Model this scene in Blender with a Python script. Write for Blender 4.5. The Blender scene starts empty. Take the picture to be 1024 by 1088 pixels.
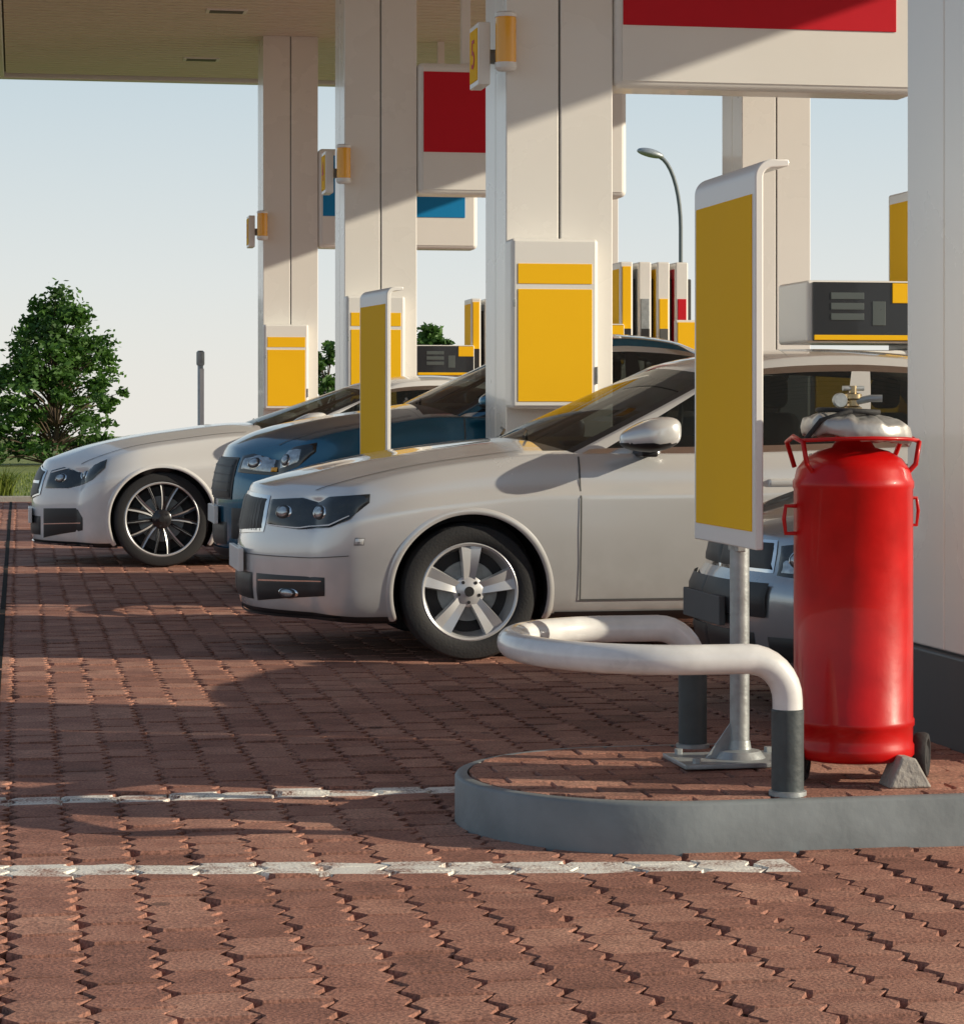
import bpy, bmesh, math, random
import numpy as np
from mathutils import Vector, Matrix, noise
random.seed(7); np.random.seed(7)
scene=bpy.context.scene
COL=scene.collection

# ------------------------------------------------------------ materials
def mat(name,col,rough=.5,metal=0.,coat=0.,var=.06,scale=6.,bump=0.,bscale=60.,rvar=.08,spec=.5,trans=0.,dirt=0.):
    m=bpy.data.materials.new(name); m.use_nodes=True
    nt=m.node_tree; N=nt.nodes; L=nt.links
    b=N['Principled BSDF']
    b.inputs['Metallic'].default_value=metal
    b.inputs['Coat Weight'].default_value=coat
    b.inputs['Coat Roughness'].default_value=.04
    b.inputs['Specular IOR Level'].default_value=spec
    tc=N.new('ShaderNodeTexCoord')
    nz=N.new('ShaderNodeTexNoise'); nz.inputs['Scale'].default_value=scale; nz.inputs['Detail'].default_value=6
    L.new(tc.outputs['Object'],nz.inputs['Vector'])
    mx=N.new('ShaderNodeMix'); mx.data_type='RGBA'
    c=col
    mx.inputs['A'].default_value=(*[max(0,x*(1-var*1.6)) for x in c],1)
    mx.inputs['B'].default_value=(*[min(1,x*(1+var)) for x in c],1)
    L.new(nz.outputs['Fac'],mx.inputs['Factor'])
    last=mx.outputs['Result']
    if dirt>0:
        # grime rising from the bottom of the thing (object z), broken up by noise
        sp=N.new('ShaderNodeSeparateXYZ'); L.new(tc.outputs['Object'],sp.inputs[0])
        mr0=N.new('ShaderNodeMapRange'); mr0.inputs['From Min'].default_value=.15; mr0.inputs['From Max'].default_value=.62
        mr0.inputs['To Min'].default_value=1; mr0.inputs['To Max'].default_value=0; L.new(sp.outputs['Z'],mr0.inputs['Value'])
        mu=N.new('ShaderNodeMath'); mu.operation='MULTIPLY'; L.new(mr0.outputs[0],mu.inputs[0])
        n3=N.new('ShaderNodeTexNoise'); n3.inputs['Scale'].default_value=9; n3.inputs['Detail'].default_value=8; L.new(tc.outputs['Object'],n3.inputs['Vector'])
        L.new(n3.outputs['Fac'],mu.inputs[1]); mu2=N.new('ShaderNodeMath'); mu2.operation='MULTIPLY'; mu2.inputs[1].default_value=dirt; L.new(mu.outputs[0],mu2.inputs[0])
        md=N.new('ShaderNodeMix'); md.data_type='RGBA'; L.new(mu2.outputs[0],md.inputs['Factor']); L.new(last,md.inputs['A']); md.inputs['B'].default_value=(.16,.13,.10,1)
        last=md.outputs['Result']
    L.new(last,b.inputs['Base Color'])
    mr=N.new('ShaderNodeMapRange'); mr.inputs['To Min'].default_value=max(0,rough-rvar); mr.inputs['To Max'].default_value=min(1,rough+rvar)
    L.new(nz.outputs['Fac'],mr.inputs['Value']); L.new(mr.outputs['Result'],b.inputs['Roughness'])
    if bump>0:
        n2=N.new('ShaderNodeTexNoise'); n2.inputs['Scale'].default_value=bscale; n2.inputs['Detail'].default_value=4
        L.new(tc.outputs['Object'],n2.inputs['Vector'])
        bp=N.new('ShaderNodeBump'); bp.inputs['Strength'].default_value=bump; bp.inputs['Distance'].default_value=.01
        L.new(n2.outputs['Fac'],bp.inputs['Height']); L.new(bp.outputs['Normal'],b.inputs['Normal'])
    if trans>0:
        out=N['Material Output']; t=N.new('ShaderNodeBsdfTransparent'); t.inputs['Color'].default_value=(.75,.82,.8,1)
        ms=N.new('ShaderNodeMixShader'); ms.inputs['Fac'].default_value=trans
        L.new(b.outputs['BSDF'],ms.inputs[1]); L.new(t.outputs['BSDF'],ms.inputs[2]); L.new(ms.outputs['Shader'],out.inputs['Surface'])
    return m

M={}
M['white']=mat('painted_white',(.84,.83,.80),.38,coat=.2,var=.04,scale=1.5)
M['pillar']=mat('pillar_cladding',(.83,.81,.77),.28,coat=.35,var=.05,scale=1.2)
M['pillar_dark']=mat('pillar_plinth',(.05,.055,.06),.45)
M['channel']=mat('drain_iron',(.02,.02,.02),.95,spec=.1)
M['seam']=mat('seam',(.10,.10,.10),.6)
M['yellow']=mat('yellow_panel',(1.0,.56,.012),.7,var=.03,scale=2,spec=.15)
M['amber']=mat('amber_lamp',(1.0,.46,.02),.25,coat=.4)
M['red']=mat('red_panel',(.60,.008,.022),.5,var=.05,spec=.25)
M['blue']=mat('blue_panel',(.008,.24,.55),.45,var=.05,spec=.25)
M['black']=mat('black_plastic',(.02,.02,.022),.45)
M['chrome']=mat('chrome',(.75,.76,.78),.12,metal=1,var=.03)
M['alu']=mat('alloy',(.64,.65,.67),.32,metal=.4,coat=.5,var=.04)
M['darkalu']=mat('dark_alloy',(.025,.025,.03),.3,metal=.3,coat=.4)
M['rubber']=mat('rubber',(.022,.022,.024),.75,bump=.2,bscale=90)
M['glass']=mat('car_glass',(.010,.014,.016),.02,rvar=.01,trans=.32,spec=.8)
M['lens']=mat('lamp_lens',(.028,.034,.04),.06,metal=.2,coat=.5,var=.6,scale=18,rvar=.04)
M['lamp']=mat('lamp_reflector',(.45,.5,.54),.16,metal=.6,coat=1,var=.6,scale=35)
M['seat']=mat('seat_cloth',(.05,.05,.055),.9)
M['galv']=mat('galvanised',(.40,.43,.44),.45,metal=.45,var=.3,scale=22,bump=.15)
M['kerb']=mat('kerb_paint',(.23,.255,.265),.55,var=.35,scale=5,bump=.15,bscale=30,dirt=0)
M['concrete']=mat('concrete',(.36,.34,.31),.85,var=.2,scale=14,bump=.6,bscale=50)
M['sleeve']=mat('dark_sleeve',(.06,.075,.08),.5,var=.3,scale=12,bump=.2)
M['pipe']=mat('pipe_white',(.80,.80,.79),.3,coat=.5,var=.22,scale=12)
M['cylred']=mat('cylinder_red',(.54,.003,.003),.38,coat=.25,var=.28,scale=9,bump=.14,bscale=14,spec=.25)
M['foil']=mat('foil',(.46,.455,.44),.42,metal=.55,var=.25,scale=10,bump=.25,bscale=18)
M['brass']=mat('brass',(.45,.36,.22),.35,metal=1)
M['soffit']=mat('canopy_slats',(.76,.73,.62),.5,var=.05,scale=2)
M['soffgap']=mat('canopy_gap',(.10,.10,.09),.8)
M['bark']=mat('bark',(.10,.07,.045),.9,var=.3,scale=8)
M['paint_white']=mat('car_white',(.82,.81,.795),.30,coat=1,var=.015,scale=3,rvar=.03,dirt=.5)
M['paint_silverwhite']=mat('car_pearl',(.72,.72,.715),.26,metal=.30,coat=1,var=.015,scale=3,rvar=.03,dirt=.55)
M['paint_blue']=mat('car_blue',(.010,.12,.21),.24,metal=.45,coat=1,var=.03,rvar=.03)
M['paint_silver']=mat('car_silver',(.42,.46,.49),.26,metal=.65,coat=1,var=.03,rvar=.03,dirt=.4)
M['displ']=mat('display',(.018,.02,.024),.25,coat=.4)
M['digits']=mat('display_window',(.10,.12,.12),.3)
M['sand']=mat('joint_sand',(.020,.015,.013),.95,var=.4,scale=30,spec=.1)

def leafmat(name,c1,c2):
    m=bpy.data.materials.new(name); m.use_nodes=True; N=m.node_tree.nodes; L=m.node_tree.links; b=N['Principled BSDF']
    a=N.new('ShaderNodeAttribute'); a.attribute_name='tint'
    mx=N.new('ShaderNodeMix'); mx.data_type='RGBA'; mx.inputs['A'].default_value=(*c1,1); mx.inputs['B'].default_value=(*c2,1)
    L.new(a.outputs['Fac'],mx.inputs['Factor']); L.new(mx.outputs['Result'],b.inputs['Base Color'])
    b.inputs['Roughness'].default_value=.6
    t=N.new('ShaderNodeBsdfTranslucent'); L.new(mx.outputs['Result'],t.inputs['Color'])
    ms=N.new('ShaderNodeMixShader'); ms.inputs['Fac'].default_value=.35
    L.new(b.outputs['BSDF'],ms.inputs[1]); L.new(t.outputs['BSDF'],ms.inputs[2]); L.new(ms.outputs['Shader'],N['Material Output'].inputs['Surface'])
    return m
M['leaf']=leafmat('tree_leaves',(.025,.07,.012),(.11,.24,.035))
M['blade']=leafmat('grass_blades',(.08,.14,.015),(.26,.30,.05))

def grassmat():
    m=bpy.data.materials.new('grass_ground'); m.use_nodes=True; N=m.node_tree.nodes; L=m.node_tree.links; b=N['Principled BSDF']
    tc=N.new('ShaderNodeTexCoord')
    n1=N.new('ShaderNodeTexNoise'); n1.inputs['Scale'].default_value=.35; n1.inputs['Detail'].default_value=8
    n2=N.new('ShaderNodeTexNoise'); n2.inputs['Scale'].default_value=9; n2.inputs['Detail'].default_value=6
    for n in (n1,n2): L.new(tc.outputs['Object'],n.inputs['Vector'])
    ad=N.new('ShaderNodeMath'); ad.operation='ADD'; L.new(n1.outputs['Fac'],ad.inputs[0]); L.new(n2.outputs['Fac'],ad.inputs[1])
    r=N.new('ShaderNodeValToRGB'); e=r.color_ramp.elements
    e[0].position=.35; e[0].color=(.10,.14,.02,1); e[1].position=.75; e[1].color=(.29,.30,.07,1)
    hf=N.new('ShaderNodeMath'); hf.operation='MULTIPLY'; hf.inputs[1].default_value=.5; L.new(ad.outputs[0],hf.inputs[0])
    L.new(hf.outputs[0],r.inputs['Fac']); L.new(r.outputs['Color'],b.inputs['Base Color']); b.inputs['Roughness'].default_value=.9
    bp=N.new('ShaderNodeBump'); bp.inputs['Strength'].default_value=.8; bp.inputs['Distance'].default_value=.05
    L.new(n2.outputs['Fac'],bp.inputs['Height']); L.new(bp.outputs['Normal'],b.inputs['Normal'])
    return m
M['grass']=grassmat()

def pavermat(name,lines=True,flat=False):
    m=bpy.data.materials.new(name); m.use_nodes=True; nt=m.node_tree; N=nt.nodes; L=nt.links; b=N['Principled BSDF']
    def mth(op,a,c=None,d=None,clamp=False):
        n=N.new('ShaderNodeMath'); n.operation=op; n.use_clamp=clamp
        for i,v in enumerate((a,c,d)):
            if v is None: continue
            if isinstance(v,(int,float)): n.inputs[i].default_value=v
            else: L.new(v,n.inputs[i])
        return n.outputs[0]
    tc=N.new('ShaderNodeTexCoord'); sp=N.new('ShaderNodeSeparateXYZ'); L.new(tc.outputs['Object'],sp.inputs[0])
    x,y=sp.outputs['X'],sp.outputs['Y']
    def noisef(s,d=5):
        n=N.new('ShaderNodeTexNoise'); n.inputs['Scale'].default_value=s; n.inputs['Detail'].default_value=d; L.new(tc.outputs['Object'],n.inputs['Vector']); return n.outputs['Fac']
    if flat:
        u=mth('DIVIDE',x,.155); cu=mth('FLOOR',u); v=mth('ADD',mth('DIVIDE',y,.205),mth('MULTIPLY',mth('MODULO',cu,2.),.5)); cv=mth('FLOOR',v)
        cb=N.new('ShaderNodeCombineXYZ'); L.new(cu,cb.inputs[0]); L.new(cv,cb.inputs[1])
        wn=N.new('ShaderNodeTexWhiteNoise'); L.new(cb.outputs[0],wn.inputs['Vector']); tint=wn.outputs['Value']
    else:
        a=N.new('ShaderNodeAttribute'); a.attribute_name='tint'; tint=a.outputs['Fac']
    big=noisef(.8,7); med=noisef(9,8); fine=noisef(130,3)
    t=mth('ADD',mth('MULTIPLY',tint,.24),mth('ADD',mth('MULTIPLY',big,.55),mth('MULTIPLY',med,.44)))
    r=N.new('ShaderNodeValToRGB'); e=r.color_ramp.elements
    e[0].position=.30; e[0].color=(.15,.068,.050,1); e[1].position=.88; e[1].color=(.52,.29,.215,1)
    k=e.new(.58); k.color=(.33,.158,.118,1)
    L.new(t,r.inputs['Fac'])
    sp2=N.new('ShaderNodeMix'); sp2.data_type='RGBA'; sp2.blend_type='MULTIPLY'; sp2.inputs['Factor'].default_value=.7
    L.new(r.outputs['Color'],sp2.inputs['A'])
    fr=N.new('ShaderNodeValToRGB'); fr.color_ramp.elements[0].position=.34; fr.color_ramp.elements[0].color=(.42,.42,.42,1); fr.color_ramp.elements[1].position=.66; fr.color_ramp.elements[1].color=(1.55,1.5,1.42,1)
    L.new(fine,fr.inputs['Fac']); L.new(fr.outputs['Color'],sp2.inputs['B'])
    last=sp2.outputs['Result']
    st=noisef(1.9,4); sm=mth('MULTIPLY',mth('SUBTRACT',st,.58),5.,clamp=True)
    sx=N.new('ShaderNodeMix'); sx.data_type='RGBA'; L.new(mth('MULTIPLY',sm,.5),sx.inputs['Factor']); L.new(last,sx.inputs['A']); sx.inputs['B'].default_value=(.06,.042,.036,1)
    last=sx.outputs['Result']
    # small round chewing-gum / oil spots
    vo=N.new('ShaderNodeTexVoronoi'); vo.inputs['Scale'].default_value=2.6; L.new(tc.outputs['Object'],vo.inputs['Vector'])
    sp3=mth('LESS_THAN',mth('ADD',vo.outputs['Distance'],mth('MULTIPLY',mth('SUBTRACT',med,.5),.08)),.055)
    sy=N.new('ShaderNodeMix'); sy.data_type='RGBA'; L.new(mth('MULTIPLY',sp3,.55),sy.inputs['Factor']); L.new(last,sy.inputs['A']); sy.inputs['B'].default_value=(.05,.04,.036,1)
    last=sy.outputs['Result']
    if lines:
        d1=mth('ABSOLUTE',mth('SUBTRACT',y,7.6)); m1=mth('LESS_THAN',mth('ADD',d1,mth('MULTIPLY',mth('SUBTRACT',med,.5),.03)),.066)
        d2=mth('ABSOLUTE',mth('SUBTRACT',mth('ADD',y,mth('MULTIPLY',x,.15)),6.46)); m2=mth('LESS_THAN',mth('ADD',d2,mth('MULTIPLY',mth('SUBTRACT',med,.5),.05)),.082)
        m2=mth('MULTIPLY',m2,mth('LESS_THAN',x,1.92))
        mk_=mth('MAXIMUM',m1,m2)
        wear=mth('MULTIPLY',mth('SUBTRACT',mth('ADD',mth('MULTIPLY',med,.7),mth('MULTIPLY',fine,.5)),.45),6.,clamp=True)
        mk_=mth('MULTIPLY',mk_,wear)
        pm=N.new('ShaderNodeMix'); pm.data_type='RGBA'; L.new(mk_,pm.inputs['Factor']); L.new(last,pm.inputs['A']); pm.inputs['B'].default_value=(.82,.79,.72,1)
        last=pm.outputs['Result']
    L.new(last,b.inputs['Base Color'])
    b.inputs['Roughness'].default_value=.75; b.inputs['Specular IOR Level'].default_value=.3
    bp=N.new('ShaderNodeBump'); bp.inputs['Strength'].default_value=.6; bp.inputs['Distance'].default_value=.004
    L.new(mth('ADD',fine,mth('MULTIPLY',med,.9)),bp.inputs['Height']); L.new(bp.outputs['Normal'],b.inputs['Normal'])
    return m
M['paver']=pavermat('red_pavers'); M['paver_plain']=pavermat('island_pavers',False); M['apron']=pavermat('apron_pavers',False,True)

# ------------------------------------------------------------ mesh helpers
def mk(name,verts,faces,mats,fm=None,smooth=False,parent=None,angle=38,loc=None):
    me=bpy.data.meshes.new(name); me.from_pydata([tuple(v) for v in verts],[],faces)
    if not isinstance(mats,(list,tuple)): mats=[mats]
    for m in mats: me.materials.append(m)
    if fm is not None: me.polygons.foreach_set('material_index',fm)
    me.polygons.foreach_set('use_smooth',[smooth]*len(me.polygons))
    me.update()
    bm=bmesh.new(); bm.from_mesh(me); bmesh.ops.recalc_face_normals(bm,faces=bm.faces); bm.to_mesh(me); bm.free()
    if smooth: me.set_sharp_from_angle(angle=math.radians(angle))
    o=bpy.data.objects.new(name,me); COL.objects.link(o)
    if parent: o.parent=parent
    if loc: o.location=loc
    return o
def empty(name,loc=(0,0,0)):
    o=bpy.data.objects.new(name,None); o.location=loc; o.empty_display_size=.2; COL.objects.link(o); return o
def box(name,a,b,m,parent=None,bev=.01,seg=2):
    x0,y0,z0=a; x1,y1,z1=b
    v=[(x0,y0,z0),(x1,y0,z0),(x1,y1,z0),(x0,y1,z0),(x0,y0,z1),(x1,y0,z1),(x1,y1,z1),(x0,y1,z1)]
    f=[(0,3,2,1),(4,5,6,7),(0,1,5,4),(1,2,6,5),(2,3,7,6),(3,0,4,7)]
    me=bpy.data.meshes.new(name); me.from_pydata(v,[],f); me.materials.append(m)
    if bev>0:
        bm=bmesh.new(); bm.from_mesh(me)
        bmesh.ops.bevel(bm,geom=bm.edges[:]+bm.verts[:],offset=bev,segments=seg,affect='EDGES',profile=.5); bm.to_mesh(me); bm.free()
        me.polygons.foreach_set('use_smooth',[True]*len(me.polygons))
    o=bpy.data.objects.new(name,me); COL.objects.link(o); o.parent=parent
    if bev>0:
        w=o.modifiers.new('wn','WEIGHTED_NORMAL'); w.weight=100; w.mode='FACE_AREA'
    return o
def lathe(prof,n=40,axis='Z'):
    vs=[];fs=[]
    for i,(r,h) in enumerate(prof):
        for k in range(n):
            a=2*math.pi*k/n; c,s=r*math.cos(a),r*math.sin(a)
            vs.append((c,s,h) if axis=='Z' else (c,h,s))
    for i in range(len(prof)-1):
        for k in range(n):
            k2=(k+1)%n; fs.append((i*n+k,i*n+k2,(i+1)*n+k2,(i+1)*n+k))
    return vs,fs
def lathe_obj(name,prof,m,loc=(0,0,0),n=40,axis='Z',parent=None,angle=38):
    prof=[(1e-4 if r==0 else r,h) for r,h in prof]
    vs,fs=lathe(prof,n,axis); return mk(name,vs,fs,m,smooth=True,parent=parent,loc=loc,angle=angle)
def tube(name,pts,r,m,parent=None,res=8,cyclic=False):
    cu=bpy.data.curves.new(name,'CURVE'); cu.dimensions='3D'; cu.bevel_depth=r; cu.bevel_resolution=res; cu.use_fill_caps=True
    s=cu.splines.new('POLY'); s.points.add(len(pts)-1)
    for p,q in zip(s.points,pts): p.co=(*q,1)
    s.use_cyclic_u=cyclic; s.use_smooth=True
    cu.materials.append(m); o=bpy.data.objects.new(name,cu); COL.objects.link(o); o.parent=parent; return o
def cr(x,pts):
    n=len(pts)
    if x<=pts[0][0]: return pts[0][1]
    if x>=pts[-1][0]: return pts[-1][1]
    for i in range(n-1):
        if x<=pts[i+1][0]: break
    x0,y0=pts[i]; x1,y1=pts[i+1]; h=x1-x0; d=(y1-y0)/h
    def tg(j):
        if j==0: return (pts[1][1]-pts[0][1])/(pts[1][0]-pts[0][0])
        if j==n-1: return (pts[-1][1]-pts[-2][1])/(pts[-1][0]-pts[-2][0])
        a=(pts[j][1]-pts[j-1][1])/(pts[j][0]-pts[j-1][0]); b=(pts[j+1][1]-pts[j][1])/(pts[j+1][0]-pts[j][0])
        if a*b<=0: return 0.
        return 2*a*b/(a+b)
    m0,m1=tg(i),tg(i+1); t=(x-x0)/h
    return (2*t**3-3*t*t+1)*y0+(t**3-2*t*t+t)*h*m0+(-2*t**3+3*t*t)*y1+(t**3-t*t)*h*m1
def lin(x,pts): return float(np.interp(x,[p[0] for p in pts],[p[1] for p in pts]))

# ------------------------------------------------------------ wheels
def wheel(name,r,wd,style,parent,loc,side,rot=0.):
    root=empty(name,loc); root.parent=parent
    s=side
    rr=r*.71 if style=='five' else r*.77
    w=wd/2
    prof=[(rr*.97,w*.75),(rr,w*.9),(rr+.01,w*.98),(r-.035,w*1.0),(r-.012,w*.93),(r,w*.72),(r,0),(r,-w*.72),(r-.012,-w*.93),(r-.035,-w),(rr+.01,-w*.98),(rr,-w*.9),(rr*.97,-w*.75)]
    lathe_obj('tyre',[(a,h*s) for a,h in prof],M['rubber'],n=64,axis='Y',parent=root)
    rp=[(rr+.004,w*.90),(rr-.004,w*.95),(rr-.014,w*.90),(rr-.018,w*.6),(rr-.04,-w*.2),(rr-.05,-w*.7)]
    lathe_obj('rim',[(a,h*s) for a,h in rp],M['alu'] if style=='five' else M['darkalu'],n=64,axis='Y',parent=root)
    if style!='five': lathe_obj('rim_edge',[((rr+.005),w*.93*s),(rr-.003,w*.965*s),(rr-.011,w*.93*s)],M['alu'],n=64,axis='Y',parent=root)
    lathe_obj('brake_backing',[(0,.0),(rr*.93,.0),(rr*.93,-.05*s)],M['black'],n=40,axis='Y',parent=root)
    lathe_obj('brake_disc',[(0,.018*s),(rr*.62,.018*s),(rr*.62,.0)],M['galv'],n=40,axis='Y',parent=root)
    vs=[];fs=[];fm=[]
    def spoke(a0,w0,w1,r0,r1,h0,h1,th,skew=0.,pw_=1.5,mf=(0,0,0,0)):
        base=len(vs); n=8
        for i in range(n):
            t=i/(n-1); rad=r0+(r1-r0)*t; ww=w0+(w1-w0)*(t**pw_); hh=(h0+(h1-h0)*t+.010*math.sin(math.pi*t))
            ang=a0+skew*t
            for (dx,dh) in ((-ww/2,-th),(-ww/2*.86,0),(0,-.009),(ww/2*.86,0),(ww/2,-th)):
                cx=rad*math.cos(ang)-dx*math.sin(ang); cz=rad*math.sin(ang)+dx*math.cos(ang)
                vs.append((cx,(hh+dh)*s,cz))
        for i in range(n-1):
            for k in range(4):
                a=base+i*5+k; fs.append((a,a+1,a+6,a+5)); fm.append(mf[k])
    if style=='five':
        for k in range(5):
            a=rot+k*2*math.pi/5
            spoke(a,.056,.112,.040,rr-.010,w*.64,w*.86,.035,0.,1.1)
    else:
        for k in range(5):
            a=rot+k*2*math.pi/5
            spoke(a-.06,.030,.026,.04,rr-.008,w*.55,w*.86,.05,-.17,1,(1,0,1,1))
            spoke(a+.06,.030,.026,.04,rr-.008,w*.55,w*.86,.05,.17,1,(1,1,0,1))
            spoke(a+.628,.026,.026,.05,rr-.008,w*.55,w*.84,.05,0.,1,(1,1,1,1))
            spoke(a+.628,.006,.006,.09,rr-.010,w*.62,w*.88,.006,0.,1,(0,0,0,0))
    mk('spokes',vs,fs,[M['alu'],M['darkalu']],fm,True,root,20)
    lathe_obj('hub_cap',[(0,w*.74*s),(.028,w*.735*s),(.034,w*.70*s),(.06,w*.68*s),(.072,w*.60*s),(.072,w*.2*s)],M['alu'] if style=='five' else M['darkalu'],n=32,axis='Y',parent=root)
    lathe_obj('hub_badge',[(0,w*.77*s),(.022,w*.765*s),(.024,w*.72*s)],M['black'],n=24,axis='Y',parent=root)
    bv=[];bf=[]
    for k in range(5):
        a=rot+math.pi/5+k*2*math.pi/5
        p,f=lathe([(1e-4,w*.71*s),(.008,w*.71*s),(.009,w*.6*s)],8,'Y'); o=len(bv)
        bv+=[(x+.050*math.cos(a),y,z+.050*math.sin(a)) for x,y,z in p]; bf+=[tuple(i+o for i in q) for q in f]
    mk('wheel_bolts',bv,bf,M['black'],None,True,root)
    return root

# ------------------------------------------------------------ cars
KP=[(0,.90),(.06,.955),(.18,.972),(.35,.982),(.6,.998),(.76,1.0),(.80,.976),(.92,.957),(1,.925)]
def ell(qc,zc,rq,rz,off,m):
    qs=np.linspace(qc-rq,qc+rq,15)
    return (qc-rq,qc+rq,[(float(q),zc-rz*math.sqrt(max(0.002,1-((q-qc)/rq)**2))) for q in qs],[(float(q),zc+rz*math.sqrt(max(0.002,1-((q-qc)/rq)**2))) for q in qs],off,m,15,4)
def proj(qc,zc,rq,rz,o=.012):
    return [ell(qc,zc,rq,rz,o,'chrome'),ell(qc,zc,rq*.86,rz*.86,o+.004,'black'),ell(qc,zc,rq*.62,rz*.62,o+.010,'lamp')]
def make_car(name,X0,Yc,p):
    root=empty(name,(X0,Yc,0)); L=p['L']; paint=p['paint']
    def P(X,fy,fz):
        W=cr(X,p['plan'])*cr(fz,KP); a=abs(fy)
        zb=cr(X,p['zb']); zt=cr(X,p['zt'])-p['crown']*a**2.4
        if X<p['cowl'] and fz>.98: zt+=.012*math.exp(-((a-.52)/.09)**2)*min(1,X/.3)
        z=zb+(zt-zb)*fz; y=fy*W
        fF=max(0,1-X/1.0)**2; fR=max(0,1-(L-X)/.8)**2
        x=X+(p['bow']*a**2.6+cr(z,p['nose']))*fF-(.22*a**2.6+cr(z,p['tail']))*fR
        return Vector((x,y,z))
    Xs=sorted(set([0,.03,.07,.12,.18,.25,.33]+[round(v,3) for v in np.linspace(.42,L-.42,42)]+[L-.33,L-.25,L-.18,L-.12,L-.06,L]))
    FY=[-1,-.97,-.9,-.8,-.7,-.6,-.52,-.44,-.33,-.16,0,.16,.33,.44,.52,.6,.7,.8,.9,.97,1]
    FZ=[0,.05,.12,.2,.3,.42,.54,.66,.74,.765,.80,.86,.93,.97,1]
    vs=[];fs=[];fm=[]; idx={}
    def V(i,j,k):
        key=(i,j,k)
        if key not in idx: idx[key]=len(vs); vs.append(P(Xs[i],FY[j],FZ[k]))
        return idx[key]
    nx,ny,nz=len(Xs)-1,len(FY)-1,len(FZ)-1
    c0,c1=p['cowl']+.12,p['rb']-.15
    for i in range(nx):
        for j in range(ny):
            fs.append((V(i,j,0),V(i+1,j,0),V(i+1,j+1,0),V(i,j+1,0))); fm.append(1)
            fs.append((V(i,j,nz),V(i+1,j,nz),V(i+1,j+1,nz),V(i,j+1,nz)))
            xm=(Xs[i]+Xs[i+1])/2; fm.append(1 if (c0<xm<c1 and abs(FY[j]+FY[j+1])/2<.93) else 0)
        for k in range(nz):
            for j in (0,ny):
                fs.append((V(i,j,k),V(i+1,j,k),V(i+1,j,k+1),V(i,j,k+1))); fm.append(1 if k==0 else 0)
    for j in range(ny):
        for k in range(nz):
            for i in (0,nx):
                fs.append((V(i,j,k),V(i,j+1,k),V(i,j+1,k+1),V(i,j,k+1))); fm.append(1 if k==0 else 0)
    body=mk('body',vs,fs,[paint,M['black']],fm,True,root)
    sb=body.modifiers.new('s','SUBSURF'); sb.levels=1; sb.render_levels=1
    cv=[];cf=[]
    Ra=p['r']+p.get('gap',.045)
    for wx in (p['wx'],p['wx']+p['wb']):
        for s in (-1,1):
            W=cr(wx,p['plan']); n=72; o=len(cv)
            for h in (W-.34,W+.3):
                for k in range(n):
                    a=2*math.pi*k/n; cv.append((wx+Ra*math.cos(a),s*h,p['r']+Ra*math.sin(a)))
            for k in range(n):
                k2=(k+1)%n; cf.append((o+k,o+k2,o+n+k2,o+n+k))
            cf.append(tuple(o+k for k in range(n))); cf.append(tuple(o+n+k for k in range(n)))
    cut=mk('cut',cv,cf,[paint,M['black']],[1]*len(cf),False,root)
    bo=body.modifiers.new('b','BOOLEAN'); bo.object=cut; bo.operation='DIFFERENCE'; bo.solver='EXACT'; bo.material_mode='INDEX'
    dg=bpy.context.evaluated_depsgraph_get(); dg.update()
    me=bpy.data.meshes.new_from_object(body.evaluated_get(dg)); body.modifiers.clear(); body.data=me
    me.polygons.foreach_set('use_smooth',[True]*len(me.polygons)); me.set_sharp_from_angle(angle=math.radians(32))
    bpy.data.objects.remove(cut)
    def S(q,z,s=-1):
        if q<0: X=0;fy=1+q
        else: X=q;fy=1
        zb=cr(X,p['zb']); zt=cr(X,p['zt'])-p['crown']*abs(fy)**2.4
        return P(X,fy,min(1,max(0,(z-zb)/(zt-zb))))
    def SN(q,z,off,s):
        e=.01; q1,q0=q+e,q-e
        if q>=0 and q0<0: q0=q
        if q<0 and q1>=0: q1=-1e-5
        a=S(q1,z)-S(q0,z); b=S(q,z+e)-S(q,z-e); n=a.cross(b)
        if n.length<1e-9: n=Vector((-.5,1,0))
        n.normalize()
        if q<0 and n.x>0: n=-n
        if q>=0 and n.y<0: n=-n
        v=S(q,z)+n*off; return Vector((v.x,v.y*s,v.z))
    tv=[];tf=[];tm=[]; tmats=[paint,M['black'],M['chrome'],M['lens'],M['lamp'],M['seam'],M['white'],M['alu'],M['amber']]
    ML=dict(paint=0,black=1,chrome=2,lens=3,lamp=4,seam=5,white=6,alu=7,amber=8)
    def patch(q0,q1,zb,zt,off,m,n=26,k=5,sides=(-1,1),edge=.006):
        for s in sides:
            o=len(tv); qs=np.linspace(q0,q1,n)
            for q in qs:
                b=lin(q,zb); t=lin(q,zt)
                for j in range(k+1):
                    ee=0 if (j in (0,k) or q in (qs[0],qs[-1])) else 1
                    z=b+(t-b)*j/k
                    tv.append(SN(float(q),z,off if ee else off-edge,s))
            for i in range(n-1):
                for j in range(k):
                    a=o+i*(k+1)+j; tf.append((a,a+1,a+k+2,a+k+1)); tm.append(ML[m])
    for q0,q1,zb,zt,off,m,*r in p['patches']:
        patch(q0,q1,zb,zt,off,m,*r)
    def side_pt(x,z,off,s):
        X=x
        for _ in range(5):
            v=S(X,z); X=max(0.001,X-(v.x-x))
        return SN(X,z,off,s)
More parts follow.
